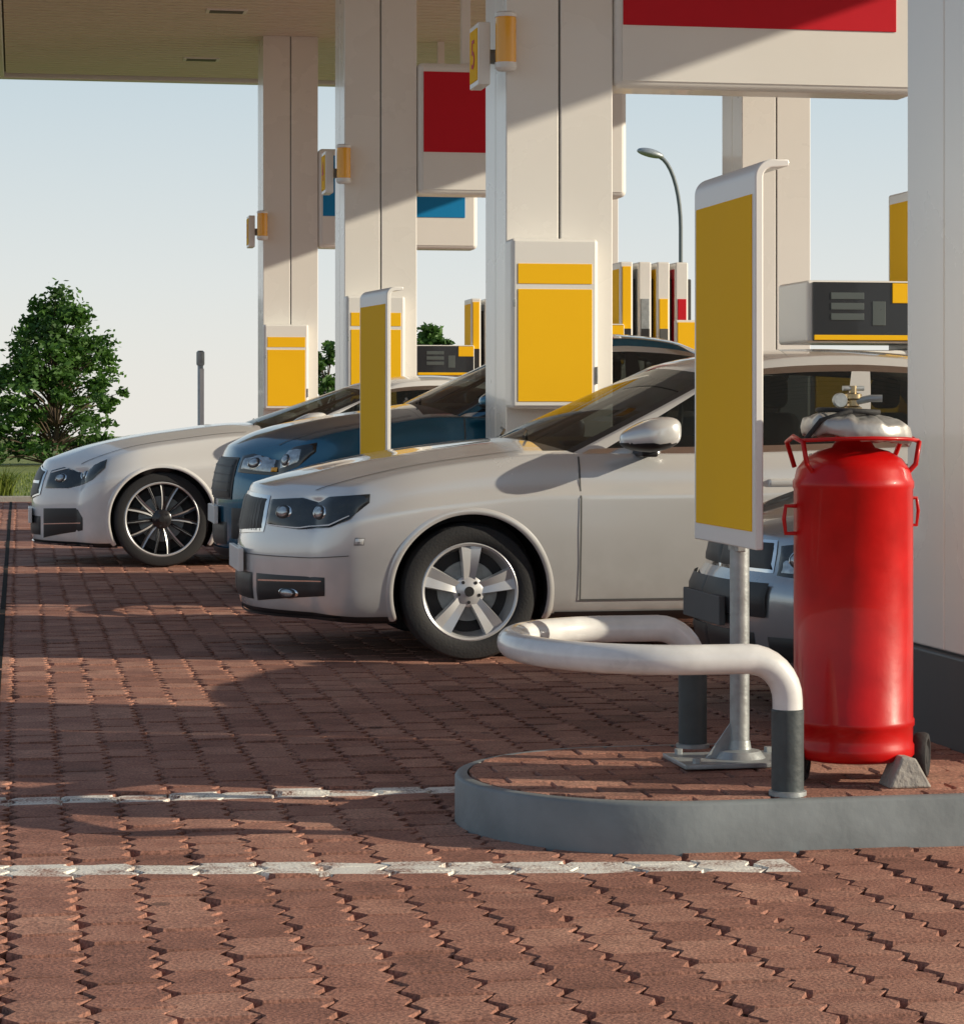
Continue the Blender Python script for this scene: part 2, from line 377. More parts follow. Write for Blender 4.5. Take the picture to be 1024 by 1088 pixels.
    for wx in (p['wx'],p['wx']+p['wb']):
        for s in (-1,1):
            o=len(tv); n=60; zc=p['r']
            lo=math.asin(max(-1,(cr(wx,p['zb'])+.012-zc)/(Ra+.03)))
            for i in range(n+1):
                a=lo+(math.pi-2*lo)*i/n
                rows=[(Ra-.004,-.07),(Ra-.004,.001),(Ra+.003,.006),(Ra+.016,.006),(Ra+.032,-.003)]
                for R,off in rows:
                    tv.append(side_pt(wx+R*math.cos(a),zc+R*math.sin(a),off,s))
            for i in range(n):
                for j in range(4):
                    a=o+i*5+j; tf.append((a,a+1,a+6,a+5)); tm.append(1 if j==0 else 0)
    for xs in p['seams']:
        patch(xs-.004,xs+.004,[(0,cr(xs,p['zb'])+.10)],[(0,cr(xs,p['zt'])-p['crown']-.01)],.0035,'seam',2,14,(-1,1),0)
    if p['seams']:
        a,b=p['seams'][0],p['seams'][-1]
        zs=cr(2,p['zb'])+.10
        patch(a,b,[(0,zs-.004)],[(0,zs+.004)],.0035,'seam',40,1,(-1,1),0)
        zs=cr(2,p['zb'])
        patch(p['wx']+Ra+.03,p['wx']+p['wb']-Ra-.03,[(0,zs-.0)],[(0,zs+.045)],.006,'black',40,2,(-1,1))
    mk('trim',tv,tf,tmats,tm,True,root,45)
    hv=[];hf=[]
    for s in (-1,1):
        o=len(hv); n=30
        for i in range(n+1):
            X=.10+(p['cowl']+.02-.10)*i/n
            for fy in (.868,.877):
                v=P(X,fy,1); hv.append((v.x,v.y*s,v.z+.003))
        for i in range(n):
            a=o+i*2; hf.append((a,a+1,a+3,a+2))
    mk('bonnet_gap',hv,hf,M['seam'],None,True,root)
    H=p['H']; xb0,xb1,xt0,xt1=p['cowl'],p['rb'],p['rf'],p['rr']
    T=[0,.012,.05,.11,.2,.3,.40,p['B0'],p['B1'],.6,.7,.78,p['C0'],.93,.97,1]
    GY=[-1,-.985,-.93,-.8,-.55,-.28,0,.28,.55,.8,.93,.985,1]
    GZ=[0,.05,.10,.3,.5,.7,.86,.91,.96,1]
    def G(t,fy,fz):
        xb=xb0+(xb1-xb0)*t; xt=xt0+(xt1-xt0)*t
        Wb=cr(min(max(xb,.9),L-.5),p['plan'])*.925-.012; Wt=p['Wt']*(1-.05*t**4)
        a=abs(fy); x=xb*(1-fz)+xt*fz+p['wbow']*a**2.2*(1-t)**5-.16*a**2.2*t**5
        y=fy*(Wb+(Wt-Wb)*fz+.03*math.sin(math.pi*fz))
        zb=cr(min(xb,L),p['zt'])-p['crown']*a**2.4-.025
        zt=cr(t,[(0,H-.085),(.1,H-.045),(.3,H-.008),(.45,H),(.75,H-.03),(1,H-.12)])-.045*a**2.5
        return (x,y,zb+(zt-zb)*fz)
    gv=[];gf=[];gm=[];gi={}
    def GV(i,j,k):
        key=(i,j,k)
        if key not in gi: gi[key]=len(gv); gv.append(G(T[i],GY[j],GZ[k]))
        return gi[key]
    a,b,c_=len(T)-1,len(GY)-1,len(GZ)-1
    for i in range(a):
        tm_=(T[i]+T[i+1])/2
        for j in range(b):
            gf.append((GV(i,j,c_),GV(i+1,j,c_),GV(i+1,j+1,c_),GV(i,j+1,c_))); gm.append(0)
        for k in range(c_):
            zm=(GZ[k]+GZ[k+1])/2
            for j in (0,b):
                gf.append((GV(i,j,k),GV(i+1,j,k),GV(i+1,j,k+1),GV(i,j,k+1)))
                g=.10<zm<.86 and .05<tm_<p['C0']
                if g: gm.append(p.get('pill',2) if p['B0']<tm_<p['B1'] else 1)
                elif .86<zm<.91 and .05<tm_<p['C0']: gm.append(3 if p['chrome'] else 2)
                elif .05<zm<.10 and .012<tm_<p['C0']: gm.append(3 if p['chrome'] else 2)
                else: gm.append(0)
    for j in range(b):
        ym=abs(GY[j]+GY[j+1])/2
        for k in range(c_):
            zm=(GZ[k]+GZ[k+1])/2
            for i in (0,a):
                gf.append((GV(i,j,k),GV(i,j+1,k),GV(i,j+1,k+1),GV(i,j,k+1))); gm.append(1 if (zm<.96 and ym<.93) else (2 if ym<.985 and zm<.96 and i==0 else 0))
    cab=mk('cabin',gv,gf,[paint,M['glass'],M['black'],M['chrome']],gm,True,root,60)
    sm=cab.modifiers.new('s','SUBSURF'); sm.levels=2; sm.render_levels=2
    zf=cr(2,p['zt'])
    for sx in (p['rf']+.42,p['rf']+1.25):
        for sy in (-.36,.36):
            box('seat',(sx,sy-.22,.5),(sx+.16,sy+.22,zf+.12),M['seat'],root,.05,3)
            box('headrest',(sx+.03,sy-.12,zf+.14),(sx+.13,sy+.12,zf+.30),M['seat'],root,.04,3)
    tube('steering_wheel',[(p['rf']-.02+.03*math.sin(t),-.36+.18*math.cos(t),zf+.02+.17*math.sin(t)) for t in np.linspace(0,2*math.pi,24)[:-1]],.013,M['black'],root,4,True)
    box('dashboard',(p['cowl']+.25,-.62,zf-.15),(p['rf']-.05,.62,zf-.01),M['black'],root,.03)
    for s in (-1,1):
        mx=p['mx']; my=s*(cr(mx,p['plan'])+.10); mz=p['mz']
        me=bpy.data.meshes.new('mirror'); bm=bmesh.new(); bmesh.ops.create_icosphere(bm,subdivisions=4,radius=1)
        for v in bm.verts:
            x,y,z=v.co; e=.66
            x,y,z=[math.copysign(abs(q)**e,q) for q in (x,y,z)]
            sc=1-.42*max(0,-x)
            v.co=(mx+x*.140,my+y*.12*sc,mz+z*.078*(sc)+.022*x)
        for f in bm.faces: f.smooth=True; f.material_index=1 if f.calc_center_median().z<mz-.035 else 0
        bm.to_mesh(me); bm.free(); me.materials.append(paint); me.materials.append(M['black'])
        o=bpy.data.objects.new('mirror',me); COL.objects.link(o); o.parent=root
        box('mirror_stalk',(mx-.03,min(my-s*.03,my-s*.22),mz-.10),(mx+.05,max(my-s*.03,my-s*.22),mz-.055),M['black'],root,.012)
    for hx in p['handles']:
        for s in (-1,1):
            v=side_pt(hx,zf-.20,.0,s)
            box('door_handle',(hx-.10,v.y-.022,zf-.225),(hx+.10,v.y+.022,zf-.19),paint,root,.012,3)
    v=S(-1,p['plz'])
    box('number_plate',(v.x-.022,-.26,p['plz']-.055),(v.x+.004,.26,p['plz']+.055),M[p.get('plm','white')],root,.004)
    for wx in (p['wx'],p['wx']+p['wb']):
        for s in (-1,1):
            y=s*(cr(wx,p['plan'])-.035-p['tw']/2)
            wheel('wheel',p['r'],p['tw'],p['style'],root,(wx,y,p['r']),s,p.get('rot',.3))
    for y0 in (-.45,.12):
        tube('wiper',[(xb0+.10,y0,zf+.005),(xb0+.17,y0+.28,zf+.03),(xb0+.20,y0+.52,zf+.04)],.007,M['black'],root,3)
    return root

octa=dict(L=4.66,paint=M['paint_silverwhite'],H=1.46,crown=.075,bow=.27,r=.317,tw=.205,wx=.99,wb=2.66,style='five',rot=.28,
 plan=[(0,.70),(.12,.785),(.35,.855),(.8,.895),(2.3,.907),(3.8,.9),(4.3,.86),(4.66,.74)],
 zt=[(0,.80),(.15,.845),(.5,.912),(1.0,.985),(1.35,1.02),(2,1.02),(3.2,1.05),(4.1,1.08),(4.66,1.05)],
 zb=[(0,.19),(.4,.17),(4.2,.2),(4.66,.28)],
 nose=[(.15,.07),(.22,.015),(.32,.0),(.50,.0),(.60,.025),(.78,.065),(.86,.12)],tail=[(.2,.1),(.5,0),(.8,.05),(1.1,.15)],
 cowl=1.22,rb=4.40,rf=2.08,rr=3.80,Wt=.60,wbow=.20,B0=.49,B1=.525,C0=.86,chrome=True,pill=0,
 mx=1.80,mz=1.035,handles=(2.50,3.35),plz=.44,seams=(1.50,2.62,3.45),
 patches=[(-1,-.42,[(-1,.555),(-.42,.58)],[(-1,.760),(-.42,.750)],.008,'chrome'),
  (-1,-.45,[(-1,.572),(-.45,.595)],[(-1,.743),(-.45,.733)],.014,'black'),
  *[(-1+k*.055,-1+k*.055+.012,[(0,.58)],[(0,.735)],.022,'seam',2,4) for k in range(1,10)],
  (-.40,.42,[(-.40,.615),(-.1,.600),(.12,.615),(.28,.655),(.42,.728)],[(-.40,.732),(0,.748),(.42,.768)],.008,'lens',44),
  *proj(-.24,.675,.072,.038),*proj(.03,.678,.056,.038),
  (-.39,.28,[(-.4,.613),(-.1,.603),(.12,.621),(.28,.662)],[(-.4,.618),(-.1,.608),(.12,.626),(.28,.667)],.015,'white',30,1),
  (-1,-.52,[(0,.26)],[(0,.385)],.006,'black'),
  (-.46,.12,[(-.46,.255),(.12,.30)],[(-.46,.385),(.12,.385)],.006,'black'),
  (-.42,.10,[(-.42,.35),(.10,.365)],[(-.42,.358),(.10,.370)],.014,'chrome',20,1),
  *proj(-.14,.305,.075,.026,.010),
  (-1,.22,[(0,.185)],[(0,.20)],.008,'black',40,2),
  (-1,.30,[(0,.470),(.3,.485)],[(0,.474),(.3,.489)],.003,'seam',40,1,(-1,1),0),
  (.33,.40,[(0,.535)],[(0,.57)],.0045,'seam',5,2),(.334,.396,[(0,.539)],[(0,.566)],.007,'paint',5,2),
 ])
make_car('white_car',1.05,12.33,octa)

merc=dict(L=4.85,paint=M['paint_white'],H=1.425,crown=.10,bow=.33,r=.352,tw=.245,wx=.94,wb=2.87,style='multi',rot=.1,gap=.03,
 plan=[(0,.68),(.12,.78),(.35,.87),(.8,.925),(2.3,.93),(3.8,.93),(4.4,.87),(4.85,.72)],
 zt=[(0,.78),(.15,.84),(.5,.92),(1.0,1.0),(1.6,1.06),(2,1.04),(3.2,1.06),(4.1,1.06),(4.85,.98)],
 zb=[(0,.15),(.4,.14),(4.3,.2),(4.85,.28)],
 nose=[(.12,.05),(.2,.0),(.45,.0),(.60,.03),(.75,.09),(.84,.17)],tail=[(.2,.1),(.5,0),(.8,.05),(1.1,.15)],
 cowl=1.55,rb=4.62,rf=2.42,rr=3.75,Wt=.58,wbow=.20,B0=.50,B1=.525,C0=.84,chrome=True,
 mx=2.0,mz=1.05,handles=(2.9,),plz=.36,seams=(1.55,3.1),
 patches=[(-1,-.50,[(-1,.47),(-.50,.52)],[(-1,.74),(-.50,.70)],.010,'chrome'),
  (-1,-.53,[(-1,.485),(-.53,.53)],[(-1,.725),(-.53,.69)],.016,'black'),
  (-1,-.56,[(0,.60)],[(0,.62)],.024,'chrome',20,1),
  (-.42,.36,[(-.42,.57),(-.1,.575),(.2,.64),(.36,.73)],[(-.42,.70),(0,.765),(.36,.80)],.008,'lens',36),
  *proj(-.22,.645,.07,.038),*proj(.03,.675,.06,.042),
  (-.38,.30,[(-.38,.68),(0,.742),(.30,.775)],[(-.38,.690),(0,.750),(.30,.782)],.016,'white',24,1),
  (-1,-.46,[(0,.22)],[(0,.36)],.006,'black'),
  (-.40,.10,[(-.4,.20),(.1,.27)],[(-.4,.42),(0,.43),(.1,.36)],.006,'black'),
  (-.38,.08,[(-.4,.30),(.1,.32)],[(-.4,.308),(.1,.327)],.016,'chrome',20,1),
  (-1,.25,[(0,.155)],[(0,.17)],.014,'chrome',40,1)])
make_car('white_car',.10,19.62,merc)

suv=dict(L=4.45,paint=M['paint_blue'],H=1.645,crown=.09,bow=.30,r=.35,tw=.23,wx=.92,wb=2.62,style='five',rot=.1,
 plan=[(0,.72),(.12,.80),(.35,.87),(.8,.915),(2.3,.92),(3.7,.92),(4.1,.88),(4.45,.76)],
 zt=[(0,.93),(.12,1.01),(.5,1.09),(1.0,1.16),(1.3,1.20),(2,1.19),(3.2,1.2),(4.45,1.17)],
 zb=[(0,.24),(.4,.22),(4.1,.24),(4.45,.32)],
 nose=[(.2,.08),(.3,.0),(.6,.0),(.75,.02),(.92,.08),(1.02,.16)],tail=[(.2,.1),(.5,0),(.8,.05),(1.2,.15)],
 cowl=1.12,rb=4.15,rf=1.98,rr=3.15,Wt=.62,wbow=.20,B0=.44,B1=.48,C0=.84,chrome=True,
 mx=1.65,mz=1.22,handles=(2.4,3.25),plz=.50,seams=(1.45,2.5,3.35),
 patches=[(-1,-.42,[(0,.60)],[(0,.86)],.008,'seam'),(-1,-.44,[(0,.615)],[(0,.845)],.016,'black'),
  *[(-1,-.46,[(0,z)],[(0,z+.008)],.024,'seam',14,1) for z in (.65,.70,.75,.80)],
  (-.38,.42,[(-.38,.77),(0,.755),(.25,.81),(.42,.90)],[(-.38,.87),(0,.915),(.42,.955)],.008,'lens',36),
  (-.34,-.02,[(-.34,.785),(-.02,.775)],[(-.34,.855),(-.02,.895)],.012,'lamp',20),
  *proj(-.2,.825,.07,.036,.016),(.03,.26,[(.03,.785),(.26,.835)],[(.03,.90),(.26,.92)],.012,'lamp',12),*proj(.10,.845,.055,.04,.016),
  (-.04,.02,[(0,.775)],[(0,.80)],.018,'amber',6),
  (-1,-.5,[(0,.32)],[(0,.46)],.006,'black'),(-.42,.1,[(0,.36)],[(0,.55)],.006,'black'),*proj(-.18,.46,.07,.04,.012),
  (-1,.3,[(0,.245)],[(0,.30)],.01,'black',40,2)])
make_car('blue_suv',1.22,16.08,suv)

silv=dict(L=4.50,paint=M['paint_silver'],H=1.42,crown=.08,bow=.24,r=.30,tw=.195,wx=.86,wb=2.6,style='five',rot=.5,
 plan=[(0,.70),(.12,.775),(.35,.83),(.8,.86),(2.3,.87),(3.8,.86),(4.2,.82),(4.5,.70)],
 zt=[(0,.70),(.12,.76),(.5,.86),(1.0,.95),(1.3,.99),(2,.98),(3.2,1.0),(4.5,1.0)],
 zb=[(0,.19),(.4,.17),(4.1,.2),(4.5,.28)],
 nose=[(.15,.05),(.25,.0),(.38,-.02),(.50,-.02),(.53,.03),(.72,.08),(.8,.14)],tail=[(.2,.1),(.5,0),(.8,.05),(1.1,.15)],
 cowl=1.18,rb=4.2,rf=1.95,rr=3.5,Wt=.58,wbow=.18,B0=.47,B1=.51,C0=.86,chrome=False,plm='seam',
 mx=1.6,mz=1.0,handles=(2.4,3.2),plz=.40,seams=(1.4,2.45,3.3),
 patches=[(-1,-.36,[(0,.55)],[(0,.67)],.008,'chrome'),(-1,-.38,[(0,.562)],[(0,.658)],.014,'black'),
  (-.33,.28,[(-.33,.54),(0,.535),(.28,.60)],[(-.33,.65),(0,.675),(.28,.70)],.008,'lens',30),
  (-.30,.20,[(-.30,.552),(0,.548),(.20,.58)],[(-.30,.60),(0,.61),(.20,.63)],.012,'lamp',24),
  *proj(-.20,.60,.06,.035,.014),*proj(.04,.615,.055,.038,.014),
  (-1,-.30,[(0,.39)],[(0,.51)],.014,'black',40,3),
  (-1,-.4,[(0,.23)],[(0,.33)],.006,'black'),(-.3,0.,[(0,.23)],[(0,.32)],.006,'black')])
make_car('silver_car',2.62,9.45,silv)

# ------------------------------------------------------------ ground
def terr(y): return -.03 if y<60 else -.03-.010*(y-60)
gy=[-60,0,33,60,90,150,300,700,1500,3500]; gx=[-3500,-600,-100,-20,20,100,600,3500]
vs=[(x,y,terr(y)) for y in gy for x in gx]; nx=len(gx)
mk('ground',vs,[(j*nx+i,j*nx+i+1,(j+1)*nx+i+1,(j+1)*nx+i) for j in range(len(gy)-1) for i in range(nx-1)],M['grass'])
PX0,PX1,PY0,PY1=-2.5,8.0,4.0,32.5
mk('joint_sand_bed',[(PX0-.02,PY0-.02,-.018),(PX1+.02,PY0-.02,-.018),(PX1+.02,PY1,-.018),(PX0-.02,PY1,-.018)],[(0,1,2,3)],M['sand'])
a=-.004
xs=[-25,PX0,PX1,40]; ys=[-20,PY0,PY1]
av=[(x,y,a) for y in ys for x in xs]; mk('forecourt_pavement',av,[(0,1,5,4),(1,2,6,5),(2,3,7,6),(4,5,9,8),(6,7,11,10)],M['apron'])
pw,pl=.155,.205; A=.016
offs=[A,-A,A*.6,-A,A]; V=[];F=[];T=[]
ncol=int((PX1-PX0)/pw); nrow=int((PY1-PY0)/pl)
rng=np.random.RandomState(3)
for ci in range(ncol):
    x0=PX0+ci*pw+rng.normal(0,.002)
    st=.5*(ci%2)
    for ri in range(nrow):
        y0=PY0+(ri+st)*pl
        dz=rng.normal(0,.0018); tx=rng.normal(0,.010); ty=rng.normal(0,.010)
        jx,jy=rng.normal(0,.0018,2); gap=max(.0012,rng.normal(.0048,.0022)); g2=max(.0014,rng.normal(.0050,.0018))
        out=[]
        for k in range(5): out.append((x0+offs[k]+gap+jx,y0+pl*k/4+(g2 if k==0 else -g2 if k==4 else 0)+jy,1))
        for k in range(4,-1,-1): out.append((x0+pw+offs[k]-gap+jx,y0+pl*k/4+(g2 if k==0 else -g2 if k==4 else 0)+jy,-1))
        cx,cy=x0+pw/2,y0+pl/2; b=len(V); ch=.004
        for i,(x,y,sg) in enumerate(out):
            yy=y+(ch if i in(0,9) else -ch if i in(4,5) else 0)
            V.append((x+sg*ch,yy,dz+(x-cx)*tx+(y-cy)*ty))
        for (x,y,sg) in out: V.append((x,y,-.0185))
        F.append(tuple(range(b+9,b-1,-1)))
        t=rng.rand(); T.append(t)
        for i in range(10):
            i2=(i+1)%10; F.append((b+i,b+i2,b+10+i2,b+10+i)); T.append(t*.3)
me=bpy.data.meshes.new('brick_pavement'); me.from_pydata(V,[],F); me.materials.append(M['paver'])
at=me.attributes.new('tint','FLOAT','FACE'); at.data.foreach_set('value',T); me.update()
COL.objects.link(bpy.data.objects.new('brick_pavement',me))
box('drain_channel',(-.10,4.2,-.02),(-.07,32.4,.0035),M['channel'],None,0)
box('back_kerb',(-25,32.5,-.03),(40,32.65,.07),M['concrete'],None,.015)

# ------------------------------------------------------------ islands
def stadium(x0,x1,y0,y1,n=28,inset=0):
    r=(y1-y0)/2-inset; cy=(y0+y1)/2; pts=[]
    R=(y1-y0)/2
    for k in range(n+1):
        a=math.pi/2+math.pi*k/n; pts.append((x0+R+r*math.cos(a),cy+r*math.sin(a)))
    for k in range(n+1):
        a=-math.pi/2+math.pi*k/n; pts.append((x1-R+r*math.cos(a),cy+r*math.sin(a)))
    return pts
def clip(poly,cl):
    out=poly
    for i in range(len(cl)):
        a=cl[i]; b=cl[(i+1)%len(cl)]
        inside=lambda p:(b[0]-a[0])*(p[1]-a[1])-(b[1]-a[1])*(p[0]-a[0])>=0
        res=[]
        for j in range(len(out)):
            p=out[j]; q=out[(j+1)%len(out)]; ip,iq=inside(p),inside(q)
            if ip: res.append(p)
            if ip!=iq:
                d1=(b[0]-a[0])*(p[1]-a[1])-(b[1]-a[1])*(p[0]-a[0]); d2=(b[0]-a[0])*(q[1]-a[1])-(b[1]-a[1])*(q[0]-a[0])
                t=d1/(d1-d2); res.append((p[0]+(q[0]-p[0])*t,p[1]+(q[1]-p[1])*t))
        out=res
        if len(out)<3: return []
    return out
def island(x0,x1,y0,y1):
    root=empty('pump_island',(0,0,0))
    rings=[(0,-.01),(0,.122),(.004,.129),(.012,.132),(.035,.132),(.035,.115)]
    v=[];f=[];n=0
    for ins,z in rings:
        p=stadium(x0,x1,y0,y1,28,ins); n=len(p); v+=[(a,b,z) for a,b in p]
    for r in range(len(rings)-1):
        for k in range(n):
            k2=(k+1)%n; f.append((r*n+k,r*n+k2,(r+1)*n+k2,(r+1)*n+k))
    mk('kerb',v,f,M['kerb'],None,True,root,40)
    p=stadium(x0,x1,y0,y1,28,.034); mk('bedding',[(a,b,.118) for a,b in p],[tuple(range(len(p)))],M['sand'],parent=root)
    cl=stadium(x0,x1,y0,y1,16,.04); cl=[c for i,c in enumerate(cl) if i==0 or (abs(c[0]-cl[i-1][0])+abs(c[1]-cl[i-1][1]))>1e-6]
    v=[];f=[];t=[]
    row=0; y=y0
    while y<y1:
        x=x0-.3+(.105 if row%2 else 0)
        while x<x1:
            q=clip([(x+.003,y+.003),(x+.207,y+.003),(x+.207,y+.103),(x+.003,y+.103)],cl)
            if len(q)>=3:
                cx=sum(a for a,b in q)/len(q); cy=sum(b for a,b in q)/len(q); b0=len(v); dz=random.gauss(0,.0016)
                v+=[(a+(cx-a)*.05,b+(cy-b)*.09,.134+dz+random.gauss(0,.0008)) for a,b in q]; v+=[(a,b,.119) for a,b in q]; m=len(q)
                f.append(tuple(range(b0,b0+m))); tt=random.random(); t.append(tt)
                for k in range(m): k2=(k+1)%m; f.append((b0+k,b0+k2,b0+m+k2,b0+m+k)); t.append(tt*.6)
            x+=.21
        y+=.106; row+=1
    me=bpy.data.meshes.new('pavers'); me.from_pydata(v,[],f); me.materials.append(M['paver_plain'])
    at=me.attributes.new('tint','FLOAT','FACE'); at.data.foreach_set('value',t)
    o=bpy.data.objects.new('pavers',me); COL.objects.link(o); o.parent=root
DY=7.35
for i in range(4): island(1.20 if i==0 else 1.62,9.0,6.38+DY*i,7.52+DY*i)

def guard(dy,dx=0):
    root=empty('guard_rail',(dx,dy,0))
    yF,yB,zt,rb=6.46,7.42,.495,.11
    pts=[(2.0,yF,.13),(2.0,yF,zt-rb)]
    for k in range(1,9):
        a=math.pi/2*k/8; pts.append((2.0-rb+rb*math.cos(a),yF,zt-rb+rb*math.sin(a)))
    R=(yB-yF)/2; cx=1.36+R*.8; cy=(yF+yB)/2
    for k in range(0,33):
        a=-math.pi/2-math.pi*k/32; pts.append((cx+R*.8*math.cos(a),cy+R*math.sin(a),zt))
    for k in range(8,0,-1):
        a=math.pi/2*k/8; pts.append((2.0-rb+rb*math.cos(a),yB,zt-rb+rb*math.sin(a)))
    pts+=[(2.0,yB,zt-rb),(2.0,yB,.13)]
    tube('rail',pts,.040,M['pipe'],root,10)
    for y in (yF,yB):
        lathe_obj('sleeve',[(.043,.0),(.043,.225),(.040,.228)],M['sleeve'],(2.0,y,.133),32,parent=root)
        lathe_obj('collar',[(.05,.0),(.05,.012),(.043,.014)],M['galv'],(2.0,y,.133),32,parent=root)
for i in range(4): guard(DY*i,0 if i==0 else .42)

def hook_sign(dy,ry=0):
    root=empty('yellow_sign',(0,dy,0))
    y0,y1=6.76,7.40; x=2.0; z0,z1=.764,1.795
    t=.030
    outer=[(x,z0)]; inner=[(x+t*.8,z0)]
    R=.05
    for k in range(9):
        a=math.pi-math.pi/2*k/8
        outer.append((x+R+R*math.cos(a),z1+R*math.sin(a))); inner.append((x+R+(R-t*.8)*math.cos(a),z1+(R-t*.8)*math.sin(a)))
    outer.append((x+.098,z1+R)); inner.append((x+.098,z1+R-t*.6))
    n=len(outer); v=[]
    for y in (y0,y1):
        v+=[(a,y,b) for a,b in outer]+[(a,y,b) for a,b in inner]
    f=[]; m=2*n
    for k in range(n-1):
        f+=[(k,k+1,m+k+1,m+k),(n+k,n+k+1,m+n+k+1,m+n+k),(k,k+1,n+k+1,n+k),(m+k,m+k+1,m+n+k+1,m+n+k)]
    f+=[(0,n,m+n,m),(n-1,2*n-1,m+2*n-1,m+n-1)]
    o=mk('frame',v,f,M['white'],None,True,root,35)
    bv=o.modifiers.new('b','BEVEL'); bv.width=.004; bv.segments=2; bv.limit_method='ANGLE'
    box('yellow_face',(x-.004,y0+.03,z0+.05),(x+.004,y1-.03,z1-.045),M['yellow'],root,.002)
    box('back_spine',(x+.024,7.02,z0-.02),(x+.05,7.12,z1-.05),M['galv'],root,.004)
    lathe_obj('post',[(.028,.14),(.028,z0+.3)],M['galv'],(x+.045,7.07,0),28,parent=root)
    box('base_plate',(x-.15,6.94,.136),(x+.20,7.20,.150),M['galv'],root,.003)
    lathe_obj('collar',[(.075,.15),(.06,.17),(.034,.175),(.030,.20)],M['galv'],(x+.045,7.07,0),24,parent=root)
    for a,b in ((x-.11,6.97),(x+.16,6.97),(x-.11,7.17),(x+.16,7.17)):
        lathe_obj('bolt',[(.012,.148),(.012,.165),(0,.165)],M['galv'],(a,b,0),6,parent=root)
    gx=x+.045
    mk('gusset',[(gx-.10,7.067,.15),(gx-.02,7.067,.15),(gx-.02,7.067,.26),(gx-.10,7.073,.15),(gx-.02,7.073,.15),(gx-.02,7.073,.26)],[(0,1,2),(3,5,4),(0,3,4,1),(1,4,5,2),(2,5,3,0)],M['galv'],parent=root)
    if ry:
        # this one stands slightly turned about its own post
        c=Vector((x+.045,7.07,0)); Rm=Matrix.Rotation(ry,4,'Z'); root.matrix_world=Matrix.Translation(c+Vector((0,dy,0)))@Rm@Matrix.Translation(-c)
hook_sign(0); hook_sign(DY,math.radians(6))

# ------------------------------------------------------------ canopy
can=empty('canopy_roof')
CZ=5.44; cx0,cx1,cy0,cy1=-.25,9.9,1.5,33.0
v=[];f=[]
y=cy0+.15
while y<cy1-.3:
    b=len(v)
    for (yy,zz) in ((y,CZ+.025),(y+.012,CZ),(y+.170,CZ),(y+.182,CZ+.025)):
        v+=[(cx0+.1,yy,zz),(cx1-.1,yy,zz)]
    for k in range(3): f.append((b+2*k,b+2*k+1,b+2*k+3,b+2*k+2))
    y+=.2
mk('soffit_slats',v,f,M['soffit'],parent=can)
mk('soffit_back',[(cx0,cy0,CZ+.03),(cx1,cy0,CZ+.03),(cx1,cy1,CZ+.03),(cx0,cy1,CZ+.03)],[(0,1,2,3)],M['soffgap'],parent=can)
box('roof_deck',(cx0+.1,cy0+.1,CZ+.5),(cx1-.1,cy1-.1,CZ+.6),M['white'],can,0)
box('fascia_front',(cx0-.05,cy0-.1,CZ-.05),(cx1+.05,cy0+.08,CZ+.8),M['white'],can,.02)
box('fascia_back',(cx0-.05,cy1-.08,CZ-.05),(cx1+.05,cy1+.1,CZ+.8),M['white'],can,.02)
box('fascia_left',(cx0-.06,cy0+.09,CZ-.05),(cx0+.08,cy1-.09,CZ+.8),M['white'],can,.02)
box('fascia_right',(cx1-.08,cy0+.09,CZ-.05),(cx1+.06,cy1-.09,CZ+.8),M['white'],can,.02)
for (a,b) in [(2.2,27.3),(2.2,31.1),(2.2,23.5),(2.2,19.7)]:
    box('downlight',(a-.22,b-.12,CZ-.014),(a+.22,b+.12,CZ+.01),M['white'],can,.005)
    box('downlight_glass',(a-.18,b-.09,CZ-.018),(a+.18,b+.09,CZ-.008),M['seam'],can,.002)

